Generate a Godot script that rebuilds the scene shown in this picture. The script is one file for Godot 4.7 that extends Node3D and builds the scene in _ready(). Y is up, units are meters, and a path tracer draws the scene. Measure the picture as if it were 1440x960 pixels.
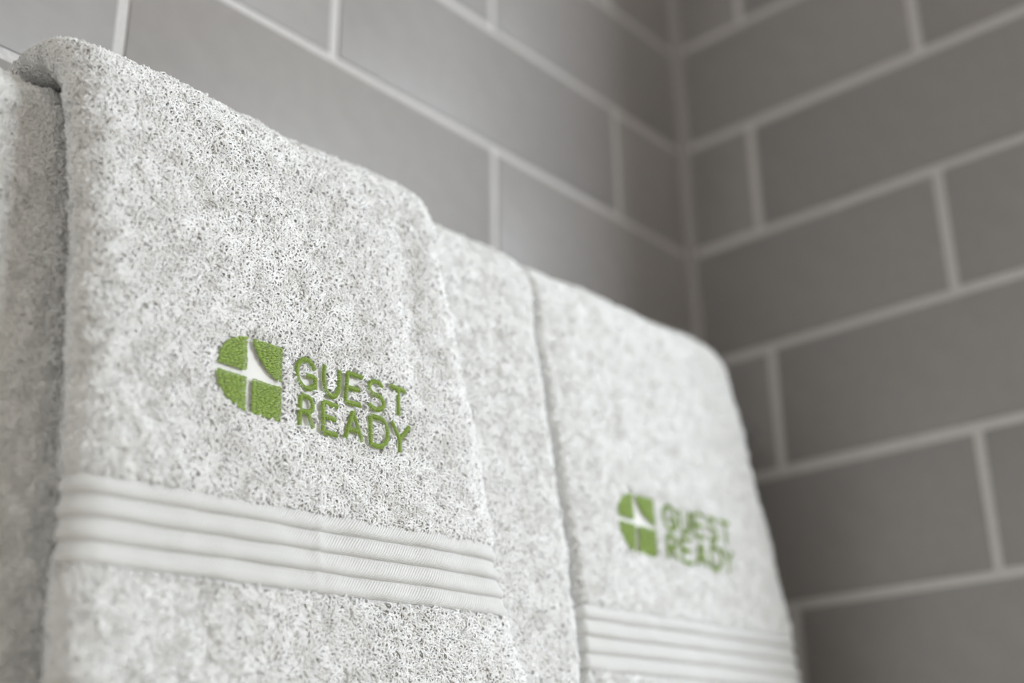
extends Node3D
# Towels on a rail in a tiled bathroom corner. Lengths inside the builders are in
# tile courses (U = one course = 0.1 m); the tiled corner is x = 0, z = 0.

const U := 0.1
const TOP := 1.66            # height of the course line that the y values count from

# ---- camera and light -------------------------------------------------------
const EXPOSURE := 1.0
const WINDOW_ENERGY := 3.45
const WINDOW_COLOR := Color(0.94, 0.973, 1.0)
const WALL_END := 3.06       # length of the short tiled return wall
const ROOM_L := -11.5
const ROOM_R := 15.0
const ROOM_F := 17.0
const FLOOR_Y := -16.6
const CEIL_Y := 8.4
const WIN := [3.0, 14.0, -6.0, 5.5]   # x0, x1, y0, y1 of the window opening

var rng := RandomNumberGenerator.new()
var noise := FastNoiseLite.new()
var M := {}

func p3(x: float, y: float, z: float) -> Vector3:
	return Vector3(x * U, TOP + y * U, z * U)

func _ready() -> void:
	rng.seed = 4711
	noise.seed = 12
	noise.frequency = 1.0
	noise.fractal_octaves = 2
	var cam := Camera3D.new()
	cam.name = "camera"
	add_child(cam)
	var lens := CameraAttributesPhysical.new()
	lens.frustum_focal_length = 45.6
	lens.exposure_aperture = 3.2
	lens.frustum_focus_distance = 0.585
	lens.frustum_near = 0.02
	lens.frustum_far = 50.0
	cam.attributes = lens
	cam.fov = rad_to_deg(2.0 * atan(480.0 / 1823.8))
	cam.near = 0.02
	cam.far = 50.0
	cam.position = p3(-8.3549, -6.7084, 5.3561)
	cam.basis = Basis.from_euler(Vector3(deg_to_rad(21.997), deg_to_rad(-48.712), deg_to_rad(-0.828)))
	cam.current = true
	var we := WorldEnvironment.new()
	we.name = "world"
	var env := Environment.new()
	env.tonemap_mode = Environment.TONE_MAPPER_LINEAR
	env.tonemap_exposure = EXPOSURE
	env.background_mode = Environment.BG_SKY
	var sky := Sky.new()
	var psm := ProceduralSkyMaterial.new()
	psm.sky_top_color = Color(0.75, 0.8, 0.86)
	psm.sky_horizon_color = Color(0.86, 0.87, 0.88)
	psm.ground_bottom_color = Color(0.35, 0.34, 0.33)
	psm.ground_horizon_color = Color(0.7, 0.7, 0.7)
	sky.sky_material = psm
	env.sky = sky
	env.sdfgi_enabled = true
	env.ssao_enabled = true
	env.ssil_enabled = true
	we.environment = env
	add_child(we)
	make_materials()
	make_room()
	make_tiles()
	make_rail()
	make_towels()

# ---- helpers ----------------------------------------------------------------
func mat(c: Color, rough: float) -> StandardMaterial3D:
	var m := StandardMaterial3D.new()
	m.albedo_color = c
	m.roughness = rough
	return m

func noise_tex(freq: float, size: int, lo: Color, hi: Color, normal := false, strength := 4.0) -> NoiseTexture2D:
	var n := FastNoiseLite.new()
	n.seed = 7
	n.frequency = freq
	n.fractal_octaves = 3
	var t := NoiseTexture2D.new()
	t.noise = n
	t.width = size
	t.height = size
	t.seamless = true
	if normal:
		t.as_normal_map = true
		t.bump_strength = strength
	else:
		var g := Gradient.new()
		g.set_color(0, lo)
		g.set_color(1, hi)
		t.color_ramp = g
	return t

func make_materials() -> void:
	for k in 3:
		var c: Color = [Color(0.632, 0.618, 0.611), Color(0.618, 0.604, 0.598), Color(0.626, 0.611, 0.602)][k]
		var t := mat(c, 0.42)
		t.uv1_triplanar = true
		t.uv1_scale = Vector3(9, 9, 9)
		t.albedo_texture = noise_tex(0.02, 256, Color(0.965, 0.965, 0.965), Color(1, 1, 1))
		t.normal_enabled = true
		t.normal_texture = noise_tex(0.008, 256, Color.BLACK, Color.WHITE, true, 1.5)
		t.normal_scale = 0.12
		M["tile%d" % k] = t
	var g := mat(Color(0.875, 0.865, 0.86), 0.95)
	g.uv1_triplanar = true
	g.uv1_scale = Vector3(30, 30, 30)
	g.albedo_texture = noise_tex(0.04, 256, Color(0.9, 0.9, 0.9), Color(1, 1, 1))
	M.grout = g
	M.caulk = mat(Color(0.625, 0.61, 0.60), 0.6)
	M.plaster = mat(Color(0.94, 0.915, 0.885), 0.95)
	M.ceiling = mat(Color(0.95, 0.94, 0.92), 0.95)
	M.floor = mat(Color(0.74, 0.68, 0.61), 0.6)
	M.white = mat(Color(0.9, 0.9, 0.89), 0.4)
	var ch := mat(Color(0.82, 0.82, 0.83), 0.14)
	ch.metallic = 1.0
	M.chrome = ch
	var pane := mat(Color(0.9, 0.92, 0.93), 0.8)
	pane.emission_enabled = true
	pane.emission = WINDOW_COLOR
	pane.emission_energy_multiplier = 1.0
	M.pane = pane
	M.cloth = mat(Color(0.97, 0.968, 0.96), 1.0)
	var yarn := mat(Color(0.995, 0.994, 0.988), 0.95)
	yarn.metallic_specular = 0.2
	yarn.backlight_enabled = true
	yarn.backlight = Color(0.08, 0.08, 0.08)
	M.yarn = yarn
	# ribbed border: fine woven diagonal relief
	var im := Image.create(64, 64, false, Image.FORMAT_RGBA8)
	for y in 64:
		for x in 64:
			var v := 0.5 + 0.5 * sin((x + y) * TAU / 16.0)
			v = v * 0.75 + 0.25 * (0.5 + 0.5 * sin(y * TAU / 8.0))
			im.set_pixel(x, y, Color(v, v, v))
	var weave := mat(Color(0.905, 0.905, 0.90), 1.0)
	weave.heightmap_enabled = true
	weave.heightmap_texture = ImageTexture.create_from_image(im)
	weave.heightmap_scale = 0.03
	M.weave = weave
	M.thread = mat(Color(0.588, 0.695, 0.33), 0.42)

func meta(o: Node, label: String, category := "", group := "", kind := "") -> void:
	if label:
		o.set_meta("label", label)
	if category:
		o.set_meta("category", category)
	if group:
		o.set_meta("group", group)
	if kind:
		o.set_meta("kind", kind)

func inst(called: String, mesh: Mesh, m: Material, parent: Node = self) -> MeshInstance3D:
	var o := MeshInstance3D.new()
	o.name = called
	o.mesh = mesh
	o.material_override = m
	parent.add_child(o, true)
	return o

func box_mesh(size: Vector3) -> BoxMesh:
	var b := BoxMesh.new()
	b.size = size
	return b

func slab(called: String, a: Vector3, b: Vector3, m: Material, parent: Node = self) -> MeshInstance3D:
	var lo := p3(minf(a.x, b.x), minf(a.y, b.y), minf(a.z, b.z))
	var hi := p3(maxf(a.x, b.x), maxf(a.y, b.y), maxf(a.z, b.z))
	var o := inst(called, box_mesh(hi - lo), m, parent)
	o.position = (lo + hi) / 2.0
	return o

# an indexed grid of points (rows of equal length) as one smooth mesh
func grid_into(st: SurfaceTool, pts: PackedVector3Array, uvs: PackedVector2Array, cols: int, base: int, flip := false) -> int:
	for i in pts.size():
		st.set_uv(uvs[i] if uvs.size() else Vector2.ZERO)
		st.add_vertex(pts[i])
	var rows := pts.size() / cols
	for r in rows - 1:
		for c in cols - 1:
			var a := base + r * cols + c
			var b := a + 1
			var d := a + cols
			var e := d + 1
			if flip:
				st.add_index(a); st.add_index(b); st.add_index(d)
				st.add_index(b); st.add_index(e); st.add_index(d)
			else:
				st.add_index(a); st.add_index(d); st.add_index(b)
				st.add_index(b); st.add_index(d); st.add_index(e)
	return base + pts.size()

# ---- the room ---------------------------------------------------------------
func make_room() -> void:
	var g := 0.14  # grout lies this far behind the tile faces
	var wb := slab("wall_back", Vector3(ROOM_L, FLOOR_Y, -1.2), Vector3(ROOM_R, CEIL_Y, -g * 0.1), M.grout)
	meta(wb, "grey metro tiled wall with pale grout behind the towels", "", "", "structure")
	var wr := slab("wall_right", Vector3(g * 0.1, FLOOR_Y, -g * 0.1), Vector3(1.1, CEIL_Y, WALL_END), M.grout)
	meta(wr, "short grey metro tiled return wall in shade", "", "", "structure")
	var o := slab("floor", Vector3(ROOM_L, FLOOR_Y - 1.0, -1.2), Vector3(ROOM_R, FLOOR_Y, ROOM_F), M.floor)
	meta(o, "", "", "", "structure")
	o = slab("ceiling", Vector3(ROOM_L, CEIL_Y, -1.2), Vector3(ROOM_R, CEIL_Y + 1.0, ROOM_F), M.ceiling)
	meta(o, "", "", "", "structure")
	o = slab("wall_left", Vector3(ROOM_L - 1.0, FLOOR_Y - 1.0, -1.2), Vector3(ROOM_L, CEIL_Y + 1.0, ROOM_F + 1.0), M.plaster)
	meta(o, "", "", "", "structure")
	o = slab("wall_side", Vector3(ROOM_R, FLOOR_Y - 1.0, -1.2), Vector3(ROOM_R + 1.0, CEIL_Y + 1.0, ROOM_F + 1.0), M.plaster)
	meta(o, "", "", "", "structure")
	# wall with the frosted window, opposite the towels
	var wf := Node3D.new()
	wf.name = "wall_front"
	add_child(wf)
	meta(wf, "", "", "", "structure")
	slab("panel", Vector3(ROOM_L, FLOOR_Y, ROOM_F), Vector3(WIN[0], CEIL_Y, ROOM_F + 1.0), M.plaster, wf)
	slab("panel", Vector3(WIN[1], FLOOR_Y, ROOM_F), Vector3(ROOM_R, CEIL_Y, ROOM_F + 1.0), M.plaster, wf)
	slab("panel", Vector3(WIN[0], FLOOR_Y, ROOM_F), Vector3(WIN[1], WIN[2], ROOM_F + 1.0), M.plaster, wf)
	slab("panel", Vector3(WIN[0], WIN[3], ROOM_F), Vector3(WIN[1], CEIL_Y, ROOM_F + 1.0), M.plaster, wf)
	var w := Node3D.new()
	w.name = "window_1"
	add_child(w)
	meta(w, "frosted bathroom window opposite the towels", "", "", "structure")
	slab("pane", Vector3(WIN[0], WIN[2], ROOM_F + 0.5), Vector3(WIN[1], WIN[3], ROOM_F + 0.56), M.pane, w)
	var fz0 := ROOM_F + 0.3
	var fz1 := ROOM_F + 0.75
	slab("frame", Vector3(WIN[0], WIN[2], fz0), Vector3(WIN[0] + 0.4, WIN[3], fz1), M.white, w)
	slab("frame", Vector3(WIN[1] - 0.4, WIN[2], fz0), Vector3(WIN[1], WIN[3], fz1), M.white, w)
	slab("frame", Vector3(WIN[0] + 0.4, WIN[2], fz0), Vector3(WIN[1] - 0.4, WIN[2] + 0.4, fz1), M.white, w)
	slab("frame", Vector3(WIN[0] + 0.4, WIN[3] - 0.4, fz0), Vector3(WIN[1] - 0.4, WIN[3], fz1), M.white, w)
	var al := AreaLight3D.new()
	al.name = "window_daylight"
	al.area_size = Vector2((WIN[1] - WIN[0] - 0.8) * U, (WIN[3] - WIN[2] - 0.8) * U)
	al.area_normalize_energy = true
	al.light_energy = WINDOW_ENERGY
	al.light_color = WINDOW_COLOR
	al.area_range = 8.0
	al.shadow_enabled = true
	w.add_child(al)
	al.position = p3((WIN[0] + WIN[1]) / 2.0, (WIN[2] + WIN[3]) / 2.0, ROOM_F + 0.2)

# ---- tiles ------------------------------------------------------------------
func tile_mesh(w: float, h: float) -> ArrayMesh:
	# face at z = 0 looking along +z, body behind it, soft cushion edge
	var d := 0.0022
	var st := SurfaceTool.new()
	st.begin(Mesh.PRIMITIVE_TRIANGLES)
	var rings := [[0.0, -d], [0.0, -0.0009], [0.0003, -0.0003], [0.0010, 0.0]]
	var base := 0
	for r in rings.size():
		var x: float = w / 2.0 - rings[r][0]
		var y: float = h / 2.0 - rings[r][0]
		for c in [Vector3(-x, -y, rings[r][1]), Vector3(x, -y, rings[r][1]), Vector3(x, y, rings[r][1]), Vector3(-x, y, rings[r][1])]:
			st.add_vertex(c)
	for r in rings.size() - 1:
		for k in 4:
			var a := r * 4 + k
			var b := r * 4 + (k + 1) % 4
			st.add_index(a); st.add_index(a + 4); st.add_index(b)
			st.add_index(b); st.add_index(a + 4); st.add_index(b + 4)
	var t := (rings.size() - 1) * 4
	st.add_index(t); st.add_index(t + 2); st.add_index(t + 1)
	st.add_index(t); st.add_index(t + 3); st.add_index(t + 2)
	st.deindex()
	st.generate_normals()
	return st.commit()

var tile_cache := {}
func lay_tile(parent: Node3D, x0: float, x1: float, y0: float, y1: float, right: bool) -> void:
	var key := Vector2i(roundi((x1 - x0) * 1000.0), roundi((y1 - y0) * 1000.0))
	if not tile_cache.has(key):
		tile_cache[key] = tile_mesh((x1 - x0) * U, (y1 - y0) * U)
	var o := inst("tile", tile_cache[key], M["tile%d" % (rng.randi() % 3)], parent)
	var jx := rng.randf_range(-0.004, 0.004)
	var jy := rng.randf_range(-0.006, 0.006)
	var jn := rng.randf_range(-0.002, 0.0)
	var c: Vector3
	var b := Basis.from_euler(Vector3(rng.randf_range(-0.0015, 0.0015), rng.randf_range(-0.0015, 0.0015), rng.randf_range(-0.0012, 0.0012)))
	if right:
		c = p3(-jn, (y0 + y1) / 2.0 + jy, (x0 + x1) / 2.0 + jx)
		b = Basis(Vector3.UP, -PI / 2.0) * b
	else:
		c = p3((x0 + x1) / 2.0 + jx, (y0 + y1) / 2.0 + jy, jn)
	o.transform = parent.transform.affine_inverse() * Transform3D(b, c)

func make_tiles() -> void:
	var gap := 0.063
	var gap_r := 0.076
	var pitch := 2.96
	var wb := get_node("wall_back") as Node3D
	var wr := get_node("wall_right") as Node3D
	for row in range(-8, 16):
		var y1 := -float(row) - gap / 2.0
		var y0 := -float(row) - 1.0 + gap / 2.0
		var odd := posmod(row, 2) == 1
		# back wall: joints march left from the corner
		var j := -0.947 if odd else -2.410
		var right_edge := -0.004
		while right_edge > ROOM_L + 0.2:
			var left_edge := maxf(j + gap / 2.0, ROOM_L + 0.01)
			if right_edge - left_edge > 0.05:
				lay_tile(wb, left_edge, right_edge, y0, y1, false)
			right_edge = j - gap / 2.0
			j -= pitch
		# return wall
		var left := 0.075
		j = 0.685 if odd else 2.188
		while left < WALL_END - 0.05:
			var e := minf(j - gap_r / 2.0, WALL_END)
			lay_tile(wr, left, e, -float(row) - 1.0 + gap_r / 2.0, -float(row) - gap_r / 2.0, true)
			left = j + gap_r / 2.0
			j += pitch

	# bead of sealant down the corner
	var st := SurfaceTool.new()
	st.begin(Mesh.PRIMITIVE_TRIANGLES)
	var prof := [Vector2(-0.040, -0.012), Vector2(-0.034, 0.006), Vector2(-0.022, 0.030), Vector2(-0.012, 0.058), Vector2(-0.003, 0.084), Vector2(0.012, 0.086)]
	var pts := PackedVector3Array()
	for y in [FLOOR_Y, CEIL_Y]:
		for q in prof:
			pts.append(p3(q.x, y, q.y))
	grid_into(st, pts, PackedVector2Array(), prof.size(), 0, true)
	st.generate_normals()
	var bead := inst("trim_1", st.commit(), M.caulk)
	meta(bead, "grey sealant bead down the tiled corner", "", "", "structure")

# ---- towel rail -------------------------------------------------------------
const RAIL_Z := 0.60
const RAIL_Y := -3.75

func tube_x(called: String, x0: float, x1: float, y: float, z: float, r: float, m: Material, parent: Node3D) -> MeshInstance3D:
	var c := CylinderMesh.new()
	c.top_radius = r * U
	c.bottom_radius = r * U
	c.height = (x1 - x0) * U
	c.radial_segments = 24
	c.rings = 1
	var o := inst(called, c, m, parent)
	o.rotation.z = PI / 2.0
	o.position = p3((x0 + x1) / 2.0, y, z) - parent.position
	return o

func make_rail() -> void:
	var t := Node3D.new()
	t.name = "towel_rail"
	add_child(t)
	t.position = p3(-3.9, RAIL_Y, 0.0)
	meta(t, "chrome towel rail hidden under the hanging white towels", "towel rail")
	tube_x("bar", -7.6, -0.3, RAIL_Y, RAIL_Z, 0.085, M.chrome, t)
	for x in [-7.45, -0.45]:
		var c := CylinderMesh.new()
		c.top_radius = 0.08 * U
		c.bottom_radius = 0.08 * U
		c.height = RAIL_Z * U
		var post := inst("bracket", c, M.chrome, t)
		post.rotation.x = PI / 2.0
		post.position = p3(x, RAIL_Y, RAIL_Z / 2.0) - t.position
		var f := CylinderMesh.new()
		f.top_radius = 0.22 * U
		f.bottom_radius = 0.24 * U
		f.height = 0.08 * U
		var plate := inst("wall_plate", f, M.chrome, post)
		plate.position = Vector3(0, -RAIL_Z / 2.0 * U + 0.004, 0)

# ---- towels -----------------------------------------------------------------
class Towel:
	var xl := []          # [y, x] pairs from the top down
	var xr := []
	var re_l := 0.1       # how far the rounded side edges reach in
	var re_r := 0.1
	var inner := []       # [x, distance from the rail axis] of the side that faces the rail
	var outer := []       # the same for the outer side
	var lean := []        # [y, how much further out the front hangs]
	var lean_x := [[-99.0, 1.0], [99.0, 1.0]]   # how that varies across
	var bumps := []       # [x, y, rx, ry, height]
	var front := -6.95    # where the front and back ends hang to
	var back := -6.7
	var folds := 0.02
	var seed_off := 0.0
	var noise: FastNoiseLite
	const REF := 0.38
	const ARC := PI / 2.0 * REF
	const RZ := 0.60
	const RY := -3.75

	static func curve(a: Array, v: float) -> float:
		if v >= a[0][0] and a[0][0] > a[-1][0] or v <= a[0][0] and a[0][0] < a[-1][0]:
			return a[0][1]
		for i in a.size() - 1:
			var lo: float = minf(a[i][0], a[i + 1][0])
			var hi: float = maxf(a[i][0], a[i + 1][0])
			if v >= lo and v <= hi:
				var t: float = (v - a[i][0]) / (a[i + 1][0] - a[i][0])
				t = lerpf(t, t * t * (3.0 - 2.0 * t), 0.5)
				return lerpf(a[i][1], a[i + 1][1], t)
		return a[-1][1]

	func y_at(s: float) -> float:
		if absf(s) <= ARC:
			return RY + REF * cos(s / REF)
		return RY - (absf(s) - ARC)

	func s_at(y: float) -> float:      # on the front
		return ARC + RY - y

	func out_at(x: float, s: float) -> float:
		var y := y_at(s)
		var o := curve(outer, x)
		var sign_y := y if s > 0.0 else y + 31.0
		for b in bumps:
			if s > 0.0:
				var dx: float = (x - b[0]) / b[2]
				var dy: float = (y - b[1]) / b[3]
				var q := dx * dx + dy * dy
				if q < 6.0:
					o += b[4] * exp(-q)
		o += folds * noise.get_noise_3d(x * 0.9 + seed_off, sign_y * 0.55, 3.0 + seed_off)
		o += 0.012 * noise.get_noise_3d(x * 3.0 + seed_off, sign_y * 2.6, 9.0)
		return o

	# side: 1 outer, -1 inner; q 0..1 across the width; s along the drape (0 on top, + in front)
	func at(side: float, q: float, s: float, lift := 0.0) -> Vector3:
		var y := y_at(s)
		var l := curve(xl, y)
		var r := curve(xr, y)
		var wl := 0.5 * PI / 2.0 * (re_l + 0.11)
		var wr := 0.5 * PI / 2.0 * (re_r + 0.11)
		var flat := (r - re_r) - (l + re_l)
		var t := q * (wl + flat + wr)
		var x := 0.0
		var nf := 1.0
		var ex := 0.0
		var en := 1.0
		if t < wl:
			var a := t / wl * PI / 2.0
			x = l + re_l * (1.0 - cos(a))
			nf = sin(a)
			ex = -cos(a)
			en = sin(a)
		elif t > wl + flat:
			var a2 := (wl + flat + wr - t) / wr * PI / 2.0
			x = r - re_r * (1.0 - cos(a2))
			nf = sin(a2)
			ex = cos(a2)
			en = sin(a2)
		else:
			x = l + re_l + (t - wl)
		var o := out_at(x, s)
		var i := minf(curve(inner, x), o - 0.02)
		var off := (o + i) / 2.0 + side * ((o - i) / 2.0 * nf + lift * en)
		x += lift * ex
		if absf(s) <= ARC:
			var th := s / REF
			return Vector3(x, RY + off * cos(th), RZ + off * sin(th))
		if s > 0.0:
			return Vector3(x, y, RZ + off + curve(lean, y) * curve(lean_x, x))
		return Vector3(x, y, RZ - off)

	# front face at (x, y), lifted by n along its normal
	func face(x: float, y: float, n: float) -> Vector3:
		var s := s_at(y)
		var z := RZ + out_at(x, s) + curve(lean, y)
		var zx := RZ + out_at(x + 0.02, s) + curve(lean, y)
		var zy := RZ + out_at(x, s_at(y + 0.02)) + curve(lean, y + 0.02)
		var nn := Vector3(-(zx - z) / 0.02, -(zy - z) / 0.02, 1.0).normalized()
		return Vector3(x, y, z) + nn * n

func tw(v: Vector3, base: Vector3) -> Vector3:
	return p3(v.x, v.y, v.z) - base

func towel_body(t: Towel, base: Vector3) -> ArrayMesh:
	var qs: Array = []
	var nq := 110
	for i in nq + 1:
		var v := float(i) / nq
		qs.append(lerpf(v, 0.5 - 0.5 * cos(PI * v), 0.75))
	var s0 := -(Towel.ARC + Towel.RY - t.back)
	var s1 := t.s_at(t.front)
	var ns := 180
	var st := SurfaceTool.new()
	st.begin(Mesh.PRIMITIVE_TRIANGLES)
	var pts := PackedVector3Array()
	for j in ns + 1:
		var s := lerpf(s0, s1, float(j) / ns)
		for i in qs.size():
			pts.append(tw(t.at(1.0, qs[i], s), base))
		for i in range(qs.size() - 2, -1, -1):
			pts.append(tw(t.at(-1.0, qs[i], s), base))
	var cols := qs.size() * 2 - 1
	var n := grid_into(st, pts, PackedVector2Array(), cols, 0)
	# close both hems
	for j in [0, ns]:
		var row := []
		for i in qs.size():
			var a := pts[j * cols + i]
			var b := pts[j * cols + (cols - 1 - i)]
			row.append(a)
			row.append(b)
		for v in row:
			st.set_uv(Vector2.ZERO)
			st.add_vertex(v)
		for i in qs.size() - 1:
			var k := n + i * 2
			if j == 0:
				st.add_index(k); st.add_index(k + 2); st.add_index(k + 1)
				st.add_index(k + 1); st.add_index(k + 2); st.add_index(k + 3)
			else:
				st.add_index(k); st.add_index(k + 1); st.add_index(k + 2)
				st.add_index(k + 1); st.add_index(k + 3); st.add_index(k + 2)
		n += row.size()
	st.generate_normals()
	return st.commit()

# a tuft of terry loops standing on y = 0 (metres)
func tuft_mesh(sd: int, count: int) -> ArrayMesh:
	var r := RandomNumberGenerator.new()
	r.seed = sd
	var st := SurfaceTool.new()
	st.begin(Mesh.PRIMITIVE_TRIANGLES)
	var base := 0
	for k in count:
		var c := Vector3(r.randf_range(-0.0012, 0.0012), 0.0, r.randf_range(-0.0012, 0.0012))
		var turn := r.randf() * TAU
		var dirx := Vector3(cos(turn), 0, sin(turn))
		var leand := Vector3(cos(turn + 1.57), 0, sin(turn + 1.57)) * r.randf_range(-0.0010, 0.0010)
		var h := r.randf_range(0.0015, 0.0025)
		var w := r.randf_range(0.0006, 0.0011)
		var rad := r.randf_range(0.00031, 0.00042)
		var rings := []
		var seg := 7
		for i in seg + 1:
			var a := PI * (-0.12 + 1.24 * i / seg)
			var up := sin(a)
			var twist := 0.5 * sin(a * 0.5)
			var sp := dirx * cos(twist) + Vector3(-dirx.z, 0, dirx.x) * sin(twist)
			rings.append(c + sp * (-cos(a) * w) + Vector3.UP * (h * (0.35 + 0.65 * up) - 0.0008 if up > 0.0 else -0.0008 + h * 0.35 + up * 0.002) + leand * maxf(up, 0.0))
		for i in seg + 1:
			var d: Vector3 = (rings[mini(i + 1, seg)] - rings[maxi(i - 1, 0)]).normalized()
			var u := d.cross(Vector3(0.3, 0.2, 0.9)).normalized()
			var v := u.cross(d)
			for q in 4:
				var an := TAU * q / 4.0
				var nrm := u * cos(an) + v * sin(an)
				st.set_normal((nrm + Vector3.UP * LIFT).normalized())   # soft fibres scatter outwards
				st.add_vertex(rings[i] + nrm * rad)
		for i in seg:
			for q in 4:
				var a0 := base + i * 4 + q
				var b0 := base + i * 4 + (q + 1) % 4
				st.add_index(a0); st.add_index(b0); st.add_index(a0 + 4)
				st.add_index(b0); st.add_index(b0 + 4); st.add_index(a0 + 4)
		base += (seg + 1) * 4
	return st.commit()

const LIFT := 2.4
var tufts := []

# terry pile over the outer side; skip(v: Vector3 in courses) says where none grows
func pile(t: Towel, parent: Node3D, density: float, smax: float, smin: float, skip: Callable, sd: int, wrap := 0.0) -> void:
	var r := RandomNumberGenerator.new()
	r.seed = sd
	var lists := [[], []]
	var step := density
	var s := smin
	while s < smax:
		var y := t.y_at(s)
		var width := Towel.curve(t.xr, y) - Towel.curve(t.xl, y) + 0.2
		var nq := int(width / step)
		for i in range(-int(wrap * nq), nq):
			var q := (i + r.randf()) / nq
			var face := 1.0 if q >= 0.0 else -1.0
			q = absf(q)
			var ss := s + r.randf_range(-0.5, 0.5) * step
			var a := t.at(face, q, ss)
			if skip.call(a, ss):
				continue
			var e := 0.004
			var q2 := minf(q + e, 1.0)
			var q1 := maxf(q - e, 0.0)
			var du := (t.at(face, q2, ss) - t.at(face, q1, ss)) * face
			var dv := t.at(face, q, ss + 0.02) - t.at(face, q, ss - 0.02)
			var n := dv.cross(du).normalized()
			var c1 := noise.get_noise_3d(a.x * 9.0, a.y * 9.0, a.z * 9.0 + sd)
			var c2 := noise.get_noise_3d(a.x * 9.0 + 40.0, a.y * 9.0, a.z * 9.0)
			var c3 := noise.get_noise_3d(a.x * 13.0, a.y * 13.0 + 70.0, a.z * 13.0)
			var side := du.normalized()
			var down := dv.normalized()
			var up := (n + side * (c1 * 0.6 + r.randf_range(-0.35, 0.35)) + down * (0.1 + c2 * 0.6 + r.randf_range(-0.35, 0.35))).normalized()
			var f := up.cross(Vector3(r.randf() - 0.5, r.randf() - 0.5, r.randf() - 0.5)).normalized()
			var sc := r.randf_range(0.8, 1.15) * (1.0 + 0.45 * c3)
			var b := Basis(f, up, f.cross(up)) * sc
			lists[r.randi() % 2].append(Transform3D(b, p3(a.x, a.y, a.z) - parent.position))
		s += step
	for k in 2:
		var mm := MultiMesh.new()
		mm.transform_format = MultiMesh.TRANSFORM_3D
		mm.mesh = tufts[k]
		mm.instance_count = lists[k].size()
		for i in lists[k].size():
			mm.set_instance_transform(i, lists[k][i])
		var o := MultiMeshInstance3D.new()
		o.name = "terry_pile"
		o.multimesh = mm
		o.material_override = M.yarn
		o.set_meta("kind", "stuff")
		parent.add_child(o, true)

# ribbed border woven across a hand towel
func ribs(t: Towel, parent: Node3D, y_top: float, tilt: float, xm: float) -> void:
	var band := Node3D.new()
	band.name = "woven_border"
	parent.add_child(band, true)
	band.set_meta("label", "flat ribbed border woven across the towel")
	var pitchy := 0.0885
	var nq := 150
	# cross profile of one rib: [down from its top, lift]
	var prof := [[0.0, 0.002], [0.006, 0.0055], [0.016, 0.009], [0.028, 0.0145], [0.040, 0.0205], [0.052, 0.0240], [0.063, 0.0235], [0.072, 0.0175], [0.077, 0.0075], [0.0795, -0.004]]
	for k in 4:
		var st := SurfaceTool.new()
		st.begin(Mesh.PRIMITIVE_TRIANGLES)
		var pts := PackedVector3Array()
		var uvs := PackedVector2Array()
		var jitter := rng.randf() * 10.0
		for i in nq + 1:
			var q := lerpf(0.0, 1.0, float(i) / nq)
			q = lerpf(q, 0.5 - 0.5 * cos(PI * q), 0.6)
			var mid := t.at(1.0, q, t.s_at(y_top))
			for c in prof.size():
				var y: float = y_top + tilt * (mid.x - xm) - k * pitchy - prof[c][0] * 1.06
				y += 0.004 * noise.get_noise_2d(mid.x * 2.5 + jitter, k * 9.0)
				var lf: float = prof[c][1] * (1.0 + 0.12 * noise.get_noise_2d(mid.x * 4.0, k * 3.0 + jitter))
				pts.append(tw(t.at(1.0, q, t.s_at(y), lf), parent.position))
				uvs.append(Vector2(mid.x * 17.0, -y * 17.0))
		grid_into(st, pts, uvs, prof.size(), 0, true)
		st.generate_normals()
		inst("rib", st.commit(), M.weave, band)
	# flat twill under and between the ribs
	var st2 := SurfaceTool.new()
	st2.begin(Mesh.PRIMITIVE_TRIANGLES)
	var pts2 := PackedVector3Array()
	var uv2 := PackedVector2Array()
	for i in nq + 1:
		var q := float(i) / nq
		q = lerpf(q, 0.5 - 0.5 * cos(PI * q), 0.6)
		var mid := t.at(1.0, q, t.s_at(y_top))
		for c in 25:
			var y := y_top + tilt * (mid.x - xm) + 0.03 - 0.42 * c / 24.0
			pts2.append(tw(t.at(1.0, q, t.s_at(y), 0.003), parent.position))
			uv2.append(Vector2(mid.x * 9.0, -y * 9.0))
	grid_into(st2, pts2, uv2, 25, 0, true)
	st2.generate_normals()
	inst("twill_strip", st2.commit(), M.weave, band)

# one stitch: an arched thread from a to b (towel courses on the face), rising by h
func stitch(st: SurfaceTool, base: int, t: Towel, a: Vector2, b: Vector2, rad: float, low: float, h: float, org: Vector3) -> int:
	var seg := 4
	var c: Array[Vector3] = []
	for i in seg + 1:
		var f := float(i) / seg
		var p := a.lerp(b, f)
		c.append(tw(t.face(p.x, p.y, low + h * sin(PI * f)), org))
	for i in seg + 1:
		var d := (c[mini(i + 1, seg)] - c[maxi(i - 1, 0)]).normalized()
		var u := d.cross(Vector3(0, 0, 1)).normalized()
		var v := u.cross(d)
		for q in 5:
			var an := TAU * q / 5.0
			var n := u * cos(an) + v * sin(an)
			st.set_normal(n)
			st.add_vertex(c[i] + n * rad * U)
	for i in seg:
		for q in 5:
			var a0 := base + i * 5 + q
			var b0 := base + i * 5 + (q + 1) % 5
			st.add_index(a0); st.add_index(b0); st.add_index(a0 + 5)
			st.add_index(b0); st.add_index(b0 + 5); st.add_index(a0 + 5)
	return base + (seg + 1) * 5

func arc_pts(cx: float, cy: float, rx: float, ry: float, a0: float, a1: float, n := 14) -> Array:
	var out := []
	for i in n + 1:
		var a := deg_to_rad(lerpf(a0, a1, float(i) / n))
		out.append(Vector2(cx + rx * cos(a), cy + ry * sin(a)))
	return out

func line(pts: Array) -> Array:
	var out := []
	for p in pts:
		out.append(Vector2(p[0], p[1]))
	return out

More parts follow.
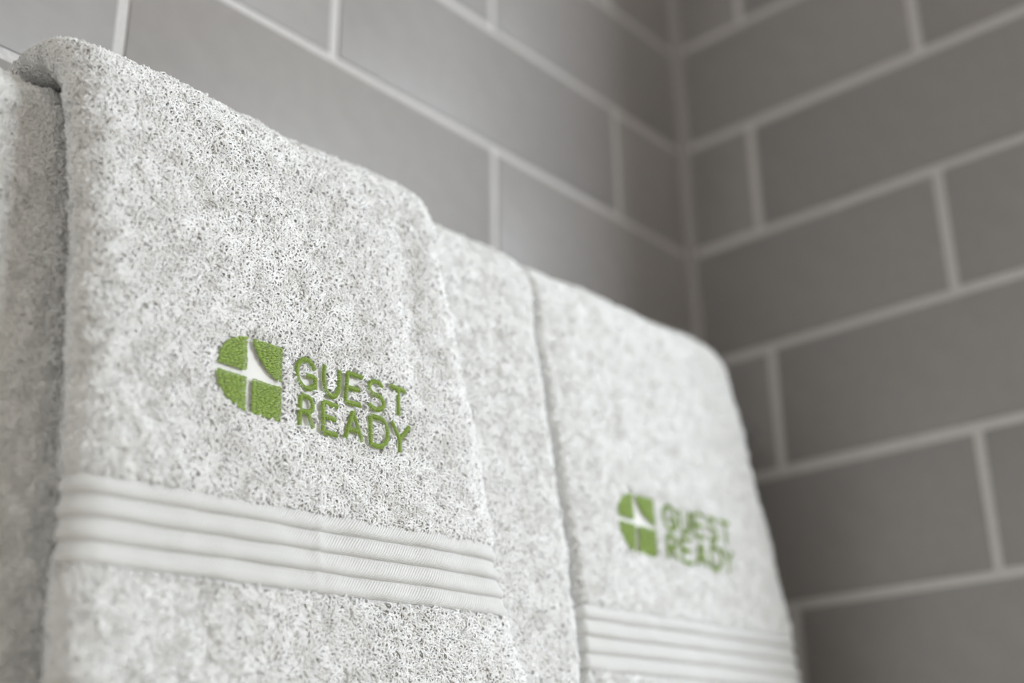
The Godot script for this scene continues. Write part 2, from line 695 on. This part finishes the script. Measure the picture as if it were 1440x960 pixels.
# strokes of each letter in a unit box
func glyph(ch: String) -> Array:
	match ch:
		"G":
			return [arc_pts(0.5, 0.5, 0.5, 0.5, 28, 325, 26), line([[0.5, 0.46], [0.97, 0.46], [0.97, 0.02]])]
		"U":
			return [line([[0.03, 1], [0.03, 0.42]]) + arc_pts(0.5, 0.42, 0.47, 0.42, 180, 360, 16) + line([[0.97, 0.42], [0.97, 1]])]
		"E":
			return [line([[0.98, 1], [0.04, 1], [0.04, 0], [0.98, 0]]), line([[0.1, 0.51], [0.9, 0.51]])]
		"S":
			return [arc_pts(0.5, 0.745, 0.42, 0.255, 25, 265, 16) + arc_pts(0.5, 0.25, 0.46, 0.25, 88, -155, 16)]
		"T":
			return [line([[0, 1], [1, 1]]), line([[0.52, 0.97], [0.52, 0]])]
		"R":
			return [line([[0.04, 0.0], [0.04, 1]]) + line([[0.5, 1]]) + arc_pts(0.55, 0.74, 0.38, 0.26, 90, -90, 10) + line([[0.1, 0.48]]), line([[0.55, 0.46], [0.98, 0]])]
		"A":
			return [line([[0.0, 0], [0.5, 1], [1, 0]]), line([[0.2, 0.33], [0.8, 0.33]])]
		"D":
			return [line([[0.03, 0], [0.03, 1], [0.4, 1]]) + arc_pts(0.42, 0.5, 0.56, 0.5, 90, -90, 18) + line([[0.4, 0], [0.03, 0]])]
		"Y":
			return [line([[0, 1], [0.5, 0.45], [0.5, 0]]), line([[1, 1], [0.5, 0.45]])]
	return []

const LETTERS := [
	["G", -4.968, -4.841, 0], ["U", -4.818, -4.704, 0], ["E", -4.687, -4.573, 0], ["S", -4.560, -4.441, 0], ["T", -4.427, -4.300, 0],
	["R", -4.950, -4.851, 1], ["E", -4.825, -4.711, 1], ["A", -4.686, -4.570, 1], ["D", -4.544, -4.415, 1], ["Y", -4.415, -4.283, 1]]

# is (lx, ly), measured from the emblem's centre, inside one of its four panels?
func emblem_panel(lx: float, ly: float) -> int:
	var hw := 0.172
	if absf(lx) > hw or absf(ly) > hw:
		return -1
	var gx := 0.0145
	var gy := 0.0135
	if lx < -gx:
		if lx * lx + ly * ly > hw * hw:
			return -1
		if ly > gy:
			return 0
		if ly < -gy:
			return 1
		return -1
	if ly < -gy and lx > gx:
		return 2
	if lx > gx - 0.004 and ly > gy - 0.004:
		# leaf: bounded by an arc about the far upper right corner
		var ax := lx - 0.235
		var ay := ly - 0.225
		if ax * ax + ay * ay < 0.228 * 0.228:
			return 3
	return -1


func logo(t: Towel, parent: Node3D, dx: float, dy: float, stretch: float) -> Callable:
	var root := Node3D.new()
	root.name = "embroidery"
	parent.add_child(root, true)
	root.set_meta("label", "green embroidered emblem and two lines of capital letters")
	var org := parent.position
	var marks := {}    # cells of the face where the pile is stitched down
	var cell := 0.012
	var x0 := -5.213
	var y0 := -4.757
	var r := RandomNumberGenerator.new()
	r.seed = 99
	# the emblem: four panels filled with short stitches
	var tools := []
	var bases := [0, 0, 0, 0]
	for k in 4:
		var st := SurfaceTool.new()
		st.begin(Mesh.PRIMITIVE_TRIANGLES)
		tools.append(st)
	var row := -0.18
	while row < 0.18:
		var x := -0.18 + r.randf() * 0.03
		while x < 0.18:
			var ln := r.randf_range(0.014, 0.03)
			var yj := row + r.randf_range(-0.0012, 0.0012)
			var k := emblem_panel(x + 0.002, yj)
			var e := x + ln
			if k < 0:
				x += 0.004
				continue
			while e > x and emblem_panel(e, yj) != k:
				e -= 0.002
			if e - x > 0.003:
				var a := Vector2(x0 + dx + x * stretch, y0 + dy + yj - 0.0012)
				var b := Vector2(x0 + dx + e * stretch, y0 + dy + yj + 0.0012)
				bases[k] = stitch(tools[k], bases[k], t, a, b, r.randf_range(0.0028, 0.0036), 0.0130 + r.randf_range(-0.0024, 0.0018), 0.0035, org)
			x = maxf(e, x) + 0.003
		row += 0.0058
	for k in 4:
		inst("emblem_panel", tools[k].commit(), M.thread, root)
	for i in range(-32, 33):
		for j in range(-32, 33):
			var at := Vector2(i, j) * cell * 0.5
			if absf(at.x) < 0.183 and absf(at.y) < 0.183 and not (i < 0 and at.length() > 0.184):
				marks[Vector2i(roundi((x0 + dx + at.x * stretch) / cell), roundi((y0 + dy + at.y) / cell))] = true
	# letters in satin stitch
	for L in LETTERS:
		var st := SurfaceTool.new()
		st.begin(Mesh.PRIMITIVE_TRIANGLES)
		var base := 0
		var top := -4.602 if L[3] == 0 else -4.779
		var bot := -4.741 if L[3] == 0 else -4.918
		var lx: float = L[1] + 0.011
		var rx: float = L[2] - 0.011
		for strokes in glyph(L[0]):
			var path := []
			for p in strokes:
				path.append(Vector2(x0 + dx + (lerpf(lx, rx, p.x) - x0) * stretch, lerpf(bot, top, p.y) + dy))
			var carry := 0.0
			for i in path.size() - 1:
				var a: Vector2 = path[i]
				var b: Vector2 = path[i + 1]
				var len := a.distance_to(b)
				if len < 1e-5:
					continue
				var d := (b - a) / len
				var across := Vector2(-d.y, d.x).rotated(0.18)
				var at := carry
				while at < len:
					var c := a + d * at
					var hw := 0.0112 * r.randf_range(0.93, 1.07)
					base = stitch(st, base, t, c - across * hw, c + across * hw, r.randf_range(0.0028, 0.0033), 0.0140, 0.0080, org)
					for mi in range(-2, 3):
						for mj in range(-2, 3):
							if mi * mi + mj * mj <= 4:
								marks[Vector2i(roundi(c.x / cell) + mi, roundi(c.y / cell) + mj)] = true
					at += 0.0062
				carry = at - len
		inst("letter", st.commit(), M.thread, root)
	return func(v: Vector3) -> bool: return marks.has(Vector2i(roundi(v.x / cell), roundi(v.y / cell)))

func towel_node(called: String, label: String, x: float) -> Node3D:
	var o := Node3D.new()
	o.name = called
	add_child(o)
	o.position = p3(x, -6.95, 0.6)
	meta(o, label, "towel", "white terry towels on the rail")
	return o

func make_towels() -> void:
	tufts = [tuft_mesh(5, 3), tuft_mesh(23, 3)]
	# the large plain towel underneath
	var a := Towel.new()
	a.noise = noise
	a.xl = [[-3.4, -7.3], [-7.4, -7.25]]
	a.xr = [[-3.4, -3.16], [-3.9, -3.18], [-4.3, -3.12], [-4.75, -3.05], [-5.2, -2.98], [-5.8, -2.93], [-7.4, -2.83]]
	a.re_l = 0.12
	a.re_r = 0.09
	a.inner = [[-7.4, 0.105], [-2.5, 0.105]]
	a.lean_x = [[-6.3, -1.0], [-5.9, -0.8], [-4.6, 1.0], [-2.5, 1.0]]
	a.outer = [[-7.4, 0.15], [-6.7, 0.16], [-6.1, 0.185], [-5.3, 0.31], [-4.2, 0.355], [-3.6, 0.385], [-2.6, 0.395]]
	a.lean = [[-3.7, 0.0], [-4.4, 0.03], [-5.2, 0.05], [-7.4, 0.1]]
	a.folds = 0.012
	var na := towel_node("bath_towel", "large plain white terry towel on the rail, underneath a folded towel", -5.0)
	# folded hand towel over it
	var h := Towel.new()
	h.noise = noise
	h.seed_off = 5.0
	h.xl = [[-3.3, -6.14], [-3.7, -6.10], [-4.0, -6.05], [-4.3, -6.01], [-5.2, -5.95], [-7.4, -5.88]]
	h.xr = [[-3.3, -4.08], [-3.7, -4.08], [-4.2, -3.95], [-4.9, -3.76], [-5.3, -3.69], [-5.65, -3.60], [-5.9, -3.49], [-7.4, -3.3]]
	h.re_l = 0.13
	h.re_r = 0.14
	h.inner = [[-6.2, 0.27], [-6.0, 0.265], [-5.3, 0.345], [-4.2, 0.395], [-3.0, 0.42]]
	h.outer = [[-6.2, 0.44], [-5.6, 0.455], [-4.9, 0.455], [-4.3, 0.48], [-3.9, 0.485], [-3.2, 0.485]]
	h.lean = [[-3.7, 0.0], [-4.4, 0.03], [-5.2, 0.05], [-7.4, 0.1]]
	h.bumps = [[-4.3, -3.9, 0.09, 0.22, -0.03], [-4.25, -4.3, 0.1, 0.3, -0.03], [-4.62, -5.5, 0.5, 0.4, 0.012], [-4.815, -5.47, 0.02, 0.32, 0.010], [-4.55, -5.47, 0.2, 0.4, -0.012]]
	h.folds = 0.018
	var nh := towel_node("hand_towel", "folded white hand towel with green embroidery, laid over the large plain towel", -4.8)
	# second hand towel next to the corner
	var c := Towel.new()
	c.noise = noise
	c.seed_off = 11.0
	c.xl = [[-3.4, -3.125], [-3.9, -3.145], [-4.3, -3.085], [-4.75, -3.015], [-5.2, -2.945], [-5.8, -2.895], [-7.4, -2.795]]
	c.xr = [[-3.3, -1.05], [-3.7, -1.10], [-4.2, -0.98], [-4.9, -0.79], [-5.3, -0.69], [-5.8, -0.57], [-7.4, -0.4]]
	c.re_l = 0.04
	c.re_r = 0.24
	c.inner = [[-3.2, 0.105], [-0.4, 0.105]]
	c.outer = [[-3.2, 0.37], [-2.7, 0.39], [-2.2, 0.40], [-1.4, 0.425], [-0.4, 0.435]]
	c.lean = [[-3.7, 0.0], [-4.4, 0.03], [-5.2, 0.05], [-7.4, 0.1]]
	c.folds = 0.015
	var nc := towel_node("hand_towel_001", "white hand towel with green embroidery hanging next to the tiled corner", -1.8)

	inst("cloth", towel_body(a, na.position), M.cloth, na)
	inst("cloth", towel_body(h, nh.position), M.cloth, nh)
	inst("cloth", towel_body(c, nc.position), M.cloth, nc)
	var D := 0.0135
	var b1 := -5.283
	var t1 := 0.035
	ribs(h, nh, b1, t1, -4.8)
	var s1 := logo(h, nh, 0.0, 0.0, 1.0)
	var b2 := -5.385
	var t2 := 0.03
	ribs(c, nc, b2, t2, -2.0)
	var s2 := logo(c, nc, 2.825, -0.13, 1.05)
	pile(h, nh, D, 3.8, -0.9, func(v: Vector3, s: float) -> bool:
		if s < 0.9:
			return false
		var yb := v.y - b1 - t1 * (v.x + 4.8) - 0.012 * noise.get_noise_1d(v.x * 9.0)
		return yb < 0.002 and yb > -0.366 or s1.call(v), 31, 0.2)
	pile(c, nc, D, 3.8, -0.9, func(v: Vector3, s: float) -> bool:
		if s < 0.9:
			return false
		var yb := v.y - b2 - t2 * (v.x + 2.0)
		return yb < 0.002 and yb > -0.366 or s2.call(v), 32)
	pile(a, na, D, 3.8, -0.9, func(v: Vector3, s: float) -> bool:
		return v.x > -5.75 and v.x < -4.1 + clampf((-3.6 - v.y) * 0.25, 0.0, 0.6) or v.x < -7.28, 33)
